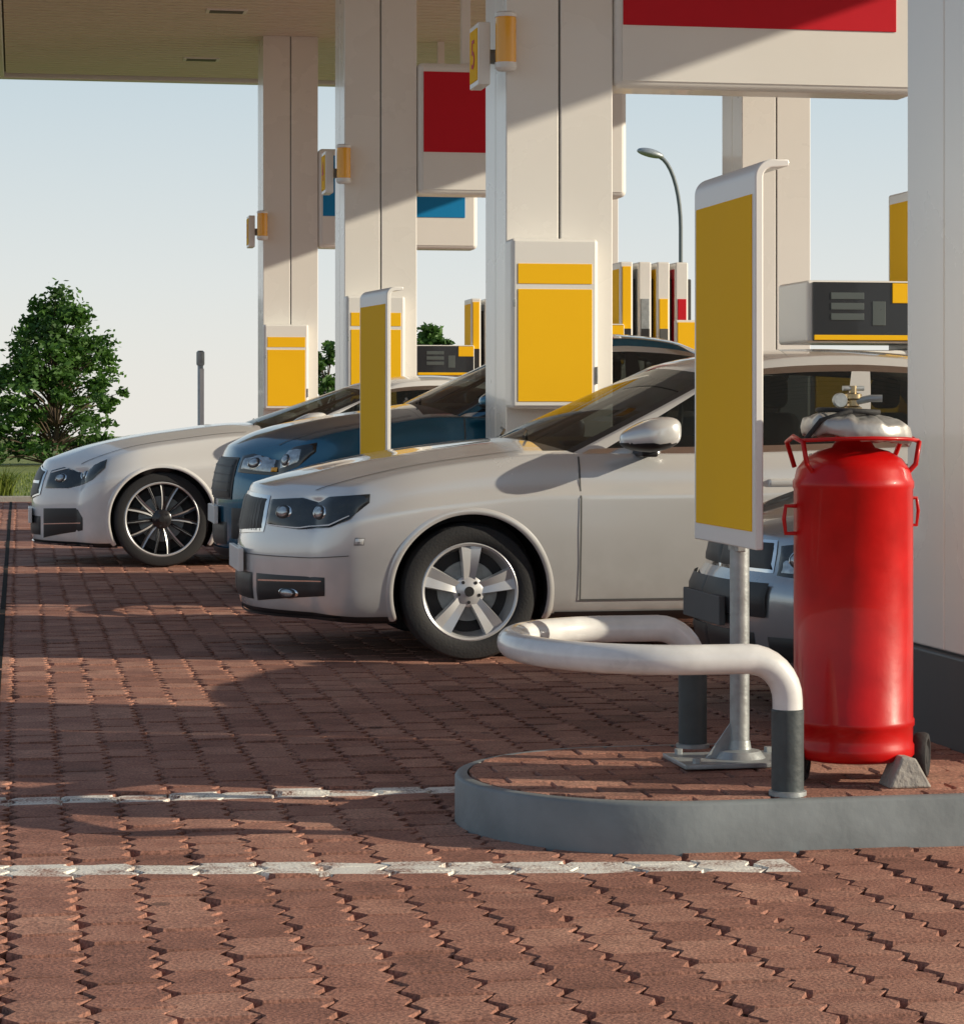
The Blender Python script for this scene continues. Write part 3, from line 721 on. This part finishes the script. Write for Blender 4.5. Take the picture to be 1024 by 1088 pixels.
def pillar(x0,y0,extras,num=None):
    root=empty('canopy_pillar')
    w,d=.63,.65; zc=CZ+.01; x1=x0+w; y1=y0+d; xm=(x0+x1)/2; ym=(y0+y1)/2
    box('core',(x0+.012,y0+.012,.12),(x1-.012,y1-.012,zc),M['seam'],root,0)
    g=.0055; zb=.42
    for (a,b) in ((x0,xm-g),(xm+g,x1)):
        for (c,e) in ((y0,ym-.0015),(ym+.0015,y1)):
            box('cladding',(a,c,zb),(b,e,zc),M['pillar'],root,.008,3)
    box('plinth',(x0-.012,y0-.012,.125),(x1+.012,y1+.012,zb-.004),M['pillar_dark'],root,.012)
    if extras:
        bx0,bx1=x0-.01,x0+.50; by=y0-.20
        box('panel_case',(bx0,by,1.16),(bx1,y0-.002,2.13),M['white'],root,.025,4)
        box('panel_door',(bx0+.018,by-.006,1.175),(bx1-.018,by+.02,2.115),M['white'],root,.006,3)
        box('panel_header',(bx0+.04,by-.010,1.87),(bx1-.04,by+.0,1.985),M['yellow'],root,.002)
        box('panel_face',(bx0+.04,by-.010,1.20),(bx1-.04,by+.0,1.84),M['yellow'],root,.002)
        box('panel_lock',(bx0+.012,by-.012,1.74),(bx0+.026,by+.0,1.78),M['galv'],root,.002)
        box('panel_hinge',(bx1-.016,by-.012,1.30),(bx1-.006,by+.0,1.40),M['galv'],root,.002)
        lx,ly=x0-.015,y0-.075
        lathe_obj('lamp_glass',[(.058,3.13),(.060,3.16),(.060,3.38),(.058,3.41)],M['amber'],(lx,ly,0),28,parent=root)
        lathe_obj('lamp_cap',[(0,3.435),(.05,3.43),(.064,3.42),(.064,3.40),(.05,3.40)],M['white'],(lx,ly,0),28,parent=root)
        lathe_obj('lamp_base',[(0,3.09),(.05,3.095),(.064,3.11),(.064,3.14),(.05,3.14)],M['white'],(lx,ly,0),28,parent=root)
        box('lamp_bracket',(lx-.02,ly+.05,3.2),(lx+.06,y0+.02,3.34),M['galv'],root,.005)
        box('number_box',(x0-.165,y0-.02,3.02),(x0-.095,y0+.26,3.38),M['white'],root,.006)
        box('number_face',(x0-.170,y0+.005,3.05),(x0-.162,y0+.235,3.35),M['yellow'],root,.002)
        box('number_arm',(x0-.10,y0+.10,3.16),(x0+.004,y0+.15,3.24),M['galv'],root,.004)
        cu2=bpy.data.curves.new('number_text','FONT'); cu2.body=num; cu2.size=.24; cu2.align_x='CENTER'; cu2.align_y='CENTER'; cu2.extrude=.001; cu2.materials.append(M['red'])
        o=bpy.data.objects.new('number_text',cu2); COL.objects.link(o); o.parent=root; o.location=(x0-.172,y0+.12,3.20); o.rotation_euler=(math.pi/2,0,-math.pi/2)
    return root
for i in range(4):
    pillar(2.76,7.0+DY*i,i>0,str(6-i)); pillar(6.30,7.0+DY*i,False)
for i in range(1,4):
    y=7.0+DY*i; root=empty('lane_sign')
    box('case',(3.395,y-.02,3.02),(5.25,y+.30,4.16),M['white'],root,.05,5)
    box('case_band',(3.44,y-.026,3.06),(5.205,y+.0,4.12),M['white'],root,.004,2)
    c=M['red'] if i<3 else M['blue']
    box('colour_face',(3.445,y-.034,3.385),(5.10,y-.020,4.08),c,root,.003)
    box('hanger',(3.8,y+.1,4.15),(3.88,y+.18,CZ),M['white'],root,.004); box('hanger',(4.8,y+.1,4.15),(4.88,y+.18,CZ),M['white'],root,.004)

# ------------------------------------------------------------ fuel pumps
def pump(dy):
    root=empty('fuel_pump',(.10,dy,0)); y0,y1=6.72,7.22
    box('cabinet',(4.36,y0,.14),(5.75,y1,1.50),M['white'],root,.02,3)
    box('cabinet_panel',(4.42,y0-.012,.45),(5.02,y0+.01,1.42),M['yellow'],root,.004)
    box('head_case',(4.36,y0-.03,1.54),(5.06,y1+.03,1.90),M['white'],root,.02,3)
    box('head_face',(4.395,y0-.045,1.55),(5.05,y0-.02,1.89),M['displ'],root,.006)
    for k,(a,b) in enumerate(((1.79,1.83),(1.73,1.77),(1.67,1.71))):
        box('readout',(4.50,y0-.050,a),(4.70,y0-.040,b),M['digits'],root,.003)
    box('keypad',(4.75,y0-.050,1.64),(4.83,y0-.040,1.78),M['digits'],root,.003)
    box('head_yellow',(4.87,y0-.052,1.77),(5.045,y0-.040,1.885),M['yellow'],root,.003)
    box('head_strip',(4.40,y0-.052,1.555),(5.04,y0-.040,1.585),M['yellow'],root,.003)
    xs=5.03
    cols=[('white','yellow','black'),('white','galv','black'),('white','yellow','seam'),('white','red','black')]
    for k in range(4):
        a=xs+k*.165
        box('hose_mast',(a,y0+.02,1.50),(a+.115,y1-.02,2.44),M[cols[k][0]],root,.015,3)
        box('mast_stripe',(a+.02,y0+.010,1.62),(a+.095,y0+.03,2.12 if k else 2.40),M[cols[k][1]],root,.004)
        box('mast_side',(a-.004,y0+.06,1.62),(a+.01,y1-.06,2.38),M[cols[k][1]],root,.002)
        box('mast_foot',(a+.02,y0+.004,1.60),(a+.095,y0+.02,1.86),M[cols[k][2]],root,.004)
    box('mast_back',(xs+.02,y0+.14,1.49),(5.70,y1-.14,2.30),M['pillar_dark'],root,.01)
    for k in range(4):
        a=xs+.05+k*.165
        tube('hose',[(a,y0-.02,1.6),(a,y0-.06,1.2),(a+.01,y0-.10,.7),(a+.04,y0-.08,.45),(a+.07,y0-.06,.7),(a+.06,y0-.04,1.1)],.012,M['rubber'],root,4)
        box('nozzle',(a+.03,y0-.07,1.02),(a+.07,y0+.0,1.20),M['black'],root,.01)
for i in (0,1,2,3): pump(DY*i)
r=empty('yellow_info_board'); box('board',(5.50,20.95,.95),(5.80,21.02,1.92),M['white'],r,.01); box('board_face',(5.515,20.94,1.0),(5.785,20.955,1.90),M['yellow'],r,.003); box('board_post',(5.62,20.96,-.01),(5.68,21.01,.96),M['galv'],r,.004)

# ------------------------------------------------------------ wheeled extinguisher
cy=empty('wheeled_fire_extinguisher',(2.262,6.70,.133))
R=.163
prof=[(0,.085),(.09,.066),(.14,.060),(R-.004,.066),(R+.003,.075),(R+.003,.10),(R-.001,.108),(R,.15),(R+.004,.155),(R+.004,.17),(R,.176),(R,.80),(R+.003,.806),(R+.003,.822),(R-.002,.83),(R-.008,.855),(R-.03,.885),(R-.065,.905),(.06,.915),(.05,.93),(.05,.95),(0,.95)]
lathe_obj('tank',prof,M['cylred'],n=72,parent=cy,angle=50)
for s in (-1,1):
    tube('handle_frame',[(s*.12,-.06,.83),(s*.155,-.07,.87),(s*.165,-.07,.93),(s*.165,.02,.945),(s*.165,.08,.93),(s*.14,.09,.86)],.007,M['cylred'],cy,5)
tube('handle_bar',[(-.165,-.06,.935),(-.10,-.145,.94),(0,-.17,.942),(.10,-.145,.94),(.165,-.06,.935)],.0055,M['cylred'],cy,5)
tube('lifting_ring',[(R-.01,0,.70),(R+.02,0,.70),(R+.025,0,.74),(R+.02,0,.775),(R-.01,0,.775)],.005,M['cylred'],cy,5)
tube('lifting_ring',[(-R+.01,0,.68),(-R-.03,0,.68),(-R-.035,0,.72),(-R-.03,0,.755),(-R+.01,0,.755)],.006,M['cylred'],cy,5)
# crumpled metal lid: shallow dome with a wide downturned rim, knocked slightly askew
V=[];F=[]; NR,NA=26,96
for i in range(NR+1):
    t=i/NR
    for k in range(NA):
        a=2*math.pi*k/NA; ca,sa=math.cos(a),math.sin(a)
        q=Vector((ca*1.3,sa*1.3,t*1.2))
        if t<.25: rad=.055*t/.25; z=.050-.004*t
        elif t<.72: u=(t-.25)/.47; rad=.055+.093*u; z=.049-.030*u**.8
        else: u=(t-.72)/.28; rad=.148+.006*math.sin(u*3.1); z=.019-.052*u
        fold=(abs(noise.noise(q*2.1))*.020+abs(noise.noise(q*5.3))*.009)*min(1,t*2.2)
        rad*=1+.03*noise.noise(Vector((ca*1.5,sa*1.5,5)))+.035*noise.noise(Vector((ca*5,sa*5,t)))*t
        z+=fold-.008-.10*rad*ca
        V.append((rad*ca+.008,rad*sa*.92,.968+z))
for i in range(NR):
    for k in range(NA):
        k2=(k+1)%NA; F.append((i*NA+k,i*NA+k2,(i+1)*NA+k2,(i+1)*NA+k))
o=mk('metal_lid',V,F,M['foil'],None,True,cy,70)
so_=o.modifiers.new('t','SOLIDIFY'); so_.thickness=.003
lathe_obj('valve_stem',[(.024,.99),(.024,1.025),(.016,1.03),(.016,1.045),(.024,1.05),(.024,1.062),(.01,1.066),(.01,1.085),(0,1.085)],M['brass'],(0,0,0),20,parent=cy)
tube('valve_handle',[(-.03,0,1.078),(.03,0,1.078)],.007,M['galv'],cy,4)
tube('valve_outlet',[(0,0,1.04),(.04,-.03,1.05),(.07,-.04,1.05)],.010,M['galv'],cy,4)
lathe_obj('pressure_gauge',[(0,-.010),(.018,-.010),(.020,-.006),(.020,.006),(0,.006)],M['galv'],(-.045,-.02,1.045),24,'Y',parent=cy)
tube('gauge_pipe',[(0,0,1.04),(-.045,-.015,1.045)],.006,M['brass'],cy,4)
hp=[]
for k in range(40):
    a=2*math.pi*k/20; hp.append((-.02+.085*math.cos(a),-.02+.075*math.sin(a),1.008+.010*k/20-.07*.085*math.cos(a)))
hp+=[(.09,.02,1.02),(-.06,-.07,1.03),(-.13,-.07,.99),(-.155,-.03,.93)]
tube('coiled_hose',[p for p in hp[:20]]+[(-.04,-.095,1.015),(-.12,-.085,.99),(-.150,-.05,.94)],.007,M['rubber'],cy,5)
tube('axle',[(-.135,.05,.062),(.195,.05,.062)],.010,M['galv'],cy,5)
for a in (-.10,.13): tube('leg',[(a,.05,.062),(a,.02,.10)],.012,M['cylred'],cy,4)
for s in (-.150,.197):
    o=lathe_obj('trolley_wheel',[(0,-.016),(.022,-.018),(.03,-.012),(.040,-.012),(.045,-.019),(.058,-.018),(.062,-.010),(.062,.010),(.058,.018),(.045,.019),(0,.016)],M['rubber'],(s,.0,.064),32,'Y',parent=cy)
    o.rotation_euler=(0,0,math.radians(62))
st=[(0,0,0),(.12,0,0),(.12,.1,0),(0,.1,0),(.035,.0,.085),(.075,.0,.08),(.07,.1,.08),(.04,.1,.085)]
o=mk('wheel_chock',[(a+.035,b-.20,c) for a,b,c in st],[(0,1,2,3),(4,5,6,7),(0,1,5,4),(1,2,6,5),(2,3,7,6),(3,0,4,7)],M['concrete'],parent=None); o.location=(2.262,6.70,.135)
bv=o.modifiers.new('b','BEVEL'); bv.width=.006; bv.segments=2

# ------------------------------------------------------------ street lamp, post
sl=empty('street_lamp',(15.9,60.1,0))
pts=[(0,0,-.03),(0,0,5.6)]
for k in range(0,11):
    a=math.pi/2*k/10; pts.append((-.62+.62*math.cos(a),0,5.6+1.75*math.sin(a)))
M['lampgrey']=mat('lamp_post_grey',(.16,.18,.19),.5)
tube('pole',pts,.05,M['lampgrey'],sl,6); lathe_obj('pole_base',[(.09,0),(.09,2.2),(.055,2.3)],M['lampgrey'],n=20,parent=sl)
me=bpy.data.meshes.new('lantern'); bm=bmesh.new(); bmesh.ops.create_icosphere(bm,subdivisions=3,radius=1)
for v in bm.verts: v.co=Vector((v.co.x*.34-.76,v.co.y*.16,7.40+v.co.z*(.13 if v.co.z>0 else .09)-v.co.x*.07))
for f in bm.faces: f.smooth=True
bm.to_mesh(me); bm.free(); me.materials.append(M['galv']); o=bpy.data.objects.new('lantern',me); COL.objects.link(o); o.parent=sl
pp=empty('marker_post',(2.19,31.1,0)); lathe_obj('shaft',[(.035,0),(.035,1.70),(.03,1.71)],M['galv'],n=20,parent=pp); lathe_obj('cap',[(.045,1.70),(.05,1.72),(.05,1.86),(.03,1.88),(0,1.88)],M['galv'],n=20,parent=pp)
box('plate',(-.012,-.055,.9),(.04,-.036,1.66),M['white'],pp,.004)

# ------------------------------------------------------------ trees
def tree(name,loc,h,rx,seed,nclump=80,leaves=9000,ls=.085,low=.12,prof=None):
    rg=random.Random(seed); root=empty(name,loc)
    V=[];F=[]
    def limb(a,b,r0,r1,n=7):
        d=(b-a).normalized(); u=d.orthogonal().normalized(); w=d.cross(u); o=len(V)
        for p,r in ((a,r0),(b,r1)):
            for k in range(n):
                t=2*math.pi*k/n; V.append(p+u*r*math.cos(t)+w*r*math.sin(t))
        for k in range(n): F.append((o+k,o+(k+1)%n,o+n+(k+1)%n,o+n+k))
    ph=[rg.uniform(0,6.28) for _ in range(4)]
    pr=prof or [(0,.55),(low,.85),(.3,1.0),(.5,.95),(.7,.80),(.85,.55),(1,.12)]
    def env(z,a):
        base=rx*max(0.05,lin(z/h,pr)); t=z/h
        return base*(1+.20*math.sin(3*a+ph[0]+t*7)+.14*math.sin(5*a+ph[1]-t*11))
    clumps=[]
    spine=[Vector((0,0,0))]
    for k in range(1,9): spine.append(Vector((rg.uniform(-.08,.08)*h*.3,rg.uniform(-.08,.08)*h*.3,h*.90*k/8)))
    for k in range(8): limb(spine[k],spine[k+1],.020*h*(1-k/9),.020*h*(1-(k+1)/9))
    for k in range(nclump):
        z=h*(low+(1-low)*rg.random()**.95); a=rg.uniform(0,2*math.pi); R=env(z,a)*(.25+.75*rg.random()**.45)*rg.uniform(.8,1.22)
        c=Vector((R*math.cos(a),R*math.sin(a),z*.97+rg.uniform(-.05,.07)*h)); clumps.append((c,rg.uniform(.06,.16)*rx*1.15,rg.random()))
        s=spine[min(8,int(z/h*8*.75))]; mid=s.lerp(c,.5)+Vector((0,0,.04*h)); limb(s,mid,.007*h,.004*h,5); limb(mid,c,.004*h,.0015*h,5)
    mk('trunk',V,F,M['bark'],None,True,root)
    LV=[];LF=[];LT=[]
    for i in range(leaves):
        c,r,t=clumps[rg.randrange(len(clumps))]
        d=Vector((rg.gauss(0,1),rg.gauss(0,1),rg.gauss(0,.75)))*r*.62
        p=c+d
        u=Vector((rg.gauss(0,1),rg.gauss(0,1),rg.gauss(0,.6))).normalized(); w=u.cross(Vector((rg.gauss(0,1),rg.gauss(0,1),rg.gauss(0,1)))).normalized()
        s=ls*rg.uniform(.6,1.3); o=len(LV)
        LV+=[p-u*s,p+w*s*.5,p+u*s,p-w*s*.5]; LF.append((o,o+1,o+2,o+3)); LT.append(min(1,max(0,.55*t+.45*rg.random())))
    me=bpy.data.meshes.new('foliage'); me.from_pydata(LV,[],LF); me.materials.append(M['leaf'])
    at=me.attributes.new('tint','FLOAT','FACE'); at.data.foreach_set('value',LT); me.update()
    o=bpy.data.objects.new('foliage',me); COL.objects.link(o); o.parent=root
tree('leafy_tree',(.76,55.5,-.03),3.62,1.42,33,170,14500,.075,.03,[(0,.85),(.1,1.0),(.3,1.05),(.5,.96),(.65,.74),(.8,.56),(.92,.42),(1,.18)])
tree('small_tree',(8.4,70,-.13),3.0,1.0,9,50,4000,.09,.1)
tree('small_tree',(11.3,70,-.13),3.6,1.2,12,50,4000,.09,.1)
def blades(name,n,xr,yr,hmin,hmax,w,seed,fan=0):
    rg=random.Random(seed); V=[];F=[];T=[]
    for i in range(n):
        if fan: x=xr[0]+rg.gauss(0,.05); y=yr[0]+rg.gauss(0,.05)
        else: x=rg.uniform(*xr); y=rg.uniform(*yr)
        h=rg.uniform(hmin,hmax); a=rg.uniform(0,6.28); l=h*(rg.uniform(.2,.9) if fan else rg.uniform(.1,.5)); dx,dy=math.cos(a),math.sin(a); px,py=-dy*w,dx*w
        o=len(V); z=-.03
        V+=[(x-px,y-py,z),(x+px,y+py,z),(x+dx*l*.35+px*.8,y+dy*l*.35+py*.8,z+h*.65),(x+dx*l*.35-px*.8,y+dy*l*.35-py*.8,z+h*.65),(x+dx*l,y+dy*l,z+h)]
        F+=[(o,o+1,o+2,o+3),(o+3,o+2,o+4)]; t=rg.random(); T+=[t,t]
    me=bpy.data.meshes.new(name); me.from_pydata(V,[],F); me.materials.append(M['blade'])
    at=me.attributes.new('tint','FLOAT','FACE'); at.data.foreach_set('value',T); COL.objects.link(bpy.data.objects.new(name,me))
blades('grass',16000,(-4,7),(32.8,48),.02,.06,.006,5)
blades('ornamental_plant',160,(-.18,0),(32.9,0),.28,.50,.010,8,1)

# ------------------------------------------------------------ light
el,az=math.radians(19),math.radians(20)
d=Vector((-math.cos(el)*math.cos(az),math.cos(el)*math.sin(az),-math.sin(el)))
sd=bpy.data.lights.new('sun','SUN'); sd.energy=5; sd.angle=math.radians(.5); sd.color=(1,.89,.70)
so=bpy.data.objects.new('sun',sd); so.rotation_euler=d.to_track_quat('-Z','Y').to_euler(); so.location=(20,-10,20); COL.objects.link(so)
w=bpy.data.worlds.new('World'); scene.world=w; w.use_nodes=True; N=w.node_tree.nodes; Lk=w.node_tree.links
sk=N.new('ShaderNodeTexSky'); sk.sky_type='NISHITA'; sk.sun_disc=False; sk.sun_elevation=el; sk.sun_rotation=math.radians(90)+az
sk.air_density=1.0; sk.dust_density=.8; sk.ozone_density=1.2
tc=N.new('ShaderNodeTexCoord'); sp=N.new('ShaderNodeSeparateXYZ'); Lk.new(tc.outputs['Generated'],sp.inputs[0])
rp=N.new('ShaderNodeValToRGB'); e=rp.color_ramp.elements
e[0].position=0; e[0].color=(.88,.86,.81,1); e[1].position=1; e[1].color=(.12,.20,.34,1)
for p_,c_ in ((.05,(.78,.81,.81)),(.14,(.58,.69,.75)),(.35,(.25,.35,.47))):
    k=e.new(p_); k.color=(*c_,1)
Lk.new(sp.outputs['Z'],rp.inputs['Fac'])
S_=.12
sc=N.new('ShaderNodeVectorMath'); sc.operation='SCALE'; sc.inputs['Scale'].default_value=1/S_; Lk.new(rp.outputs['Color'],sc.inputs[0])
mx=N.new('ShaderNodeMix'); mx.data_type='RGBA'; mx.inputs['Factor'].default_value=.88; mx.clamp_factor=True
Lk.new(sk.outputs[0],mx.inputs['A']); Lk.new(sc.outputs[0],mx.inputs['B'])
bg=N['Background']; bg.inputs['Strength'].default_value=S_; Lk.new(mx.outputs['Result'],bg.inputs['Color'])

# ------------------------------------------------------------ camera
cam=bpy.data.cameras.new('camera'); co=bpy.data.objects.new('camera',cam); COL.objects.link(co); scene.camera=co
co.location=(0,0,1.15); co.rotation_euler=(math.radians(90),0,-math.atan(493/2700))
cam.sensor_fit='HORIZONTAL'; cam.sensor_width=36; cam.lens=36*2700/1024; cam.shift_y=-(544-436)/1024; cam.clip_end=6000; cam.clip_start=.05
scene.view_settings.view_transform='Standard'; scene.view_settings.look='None'; scene.view_settings.exposure=0
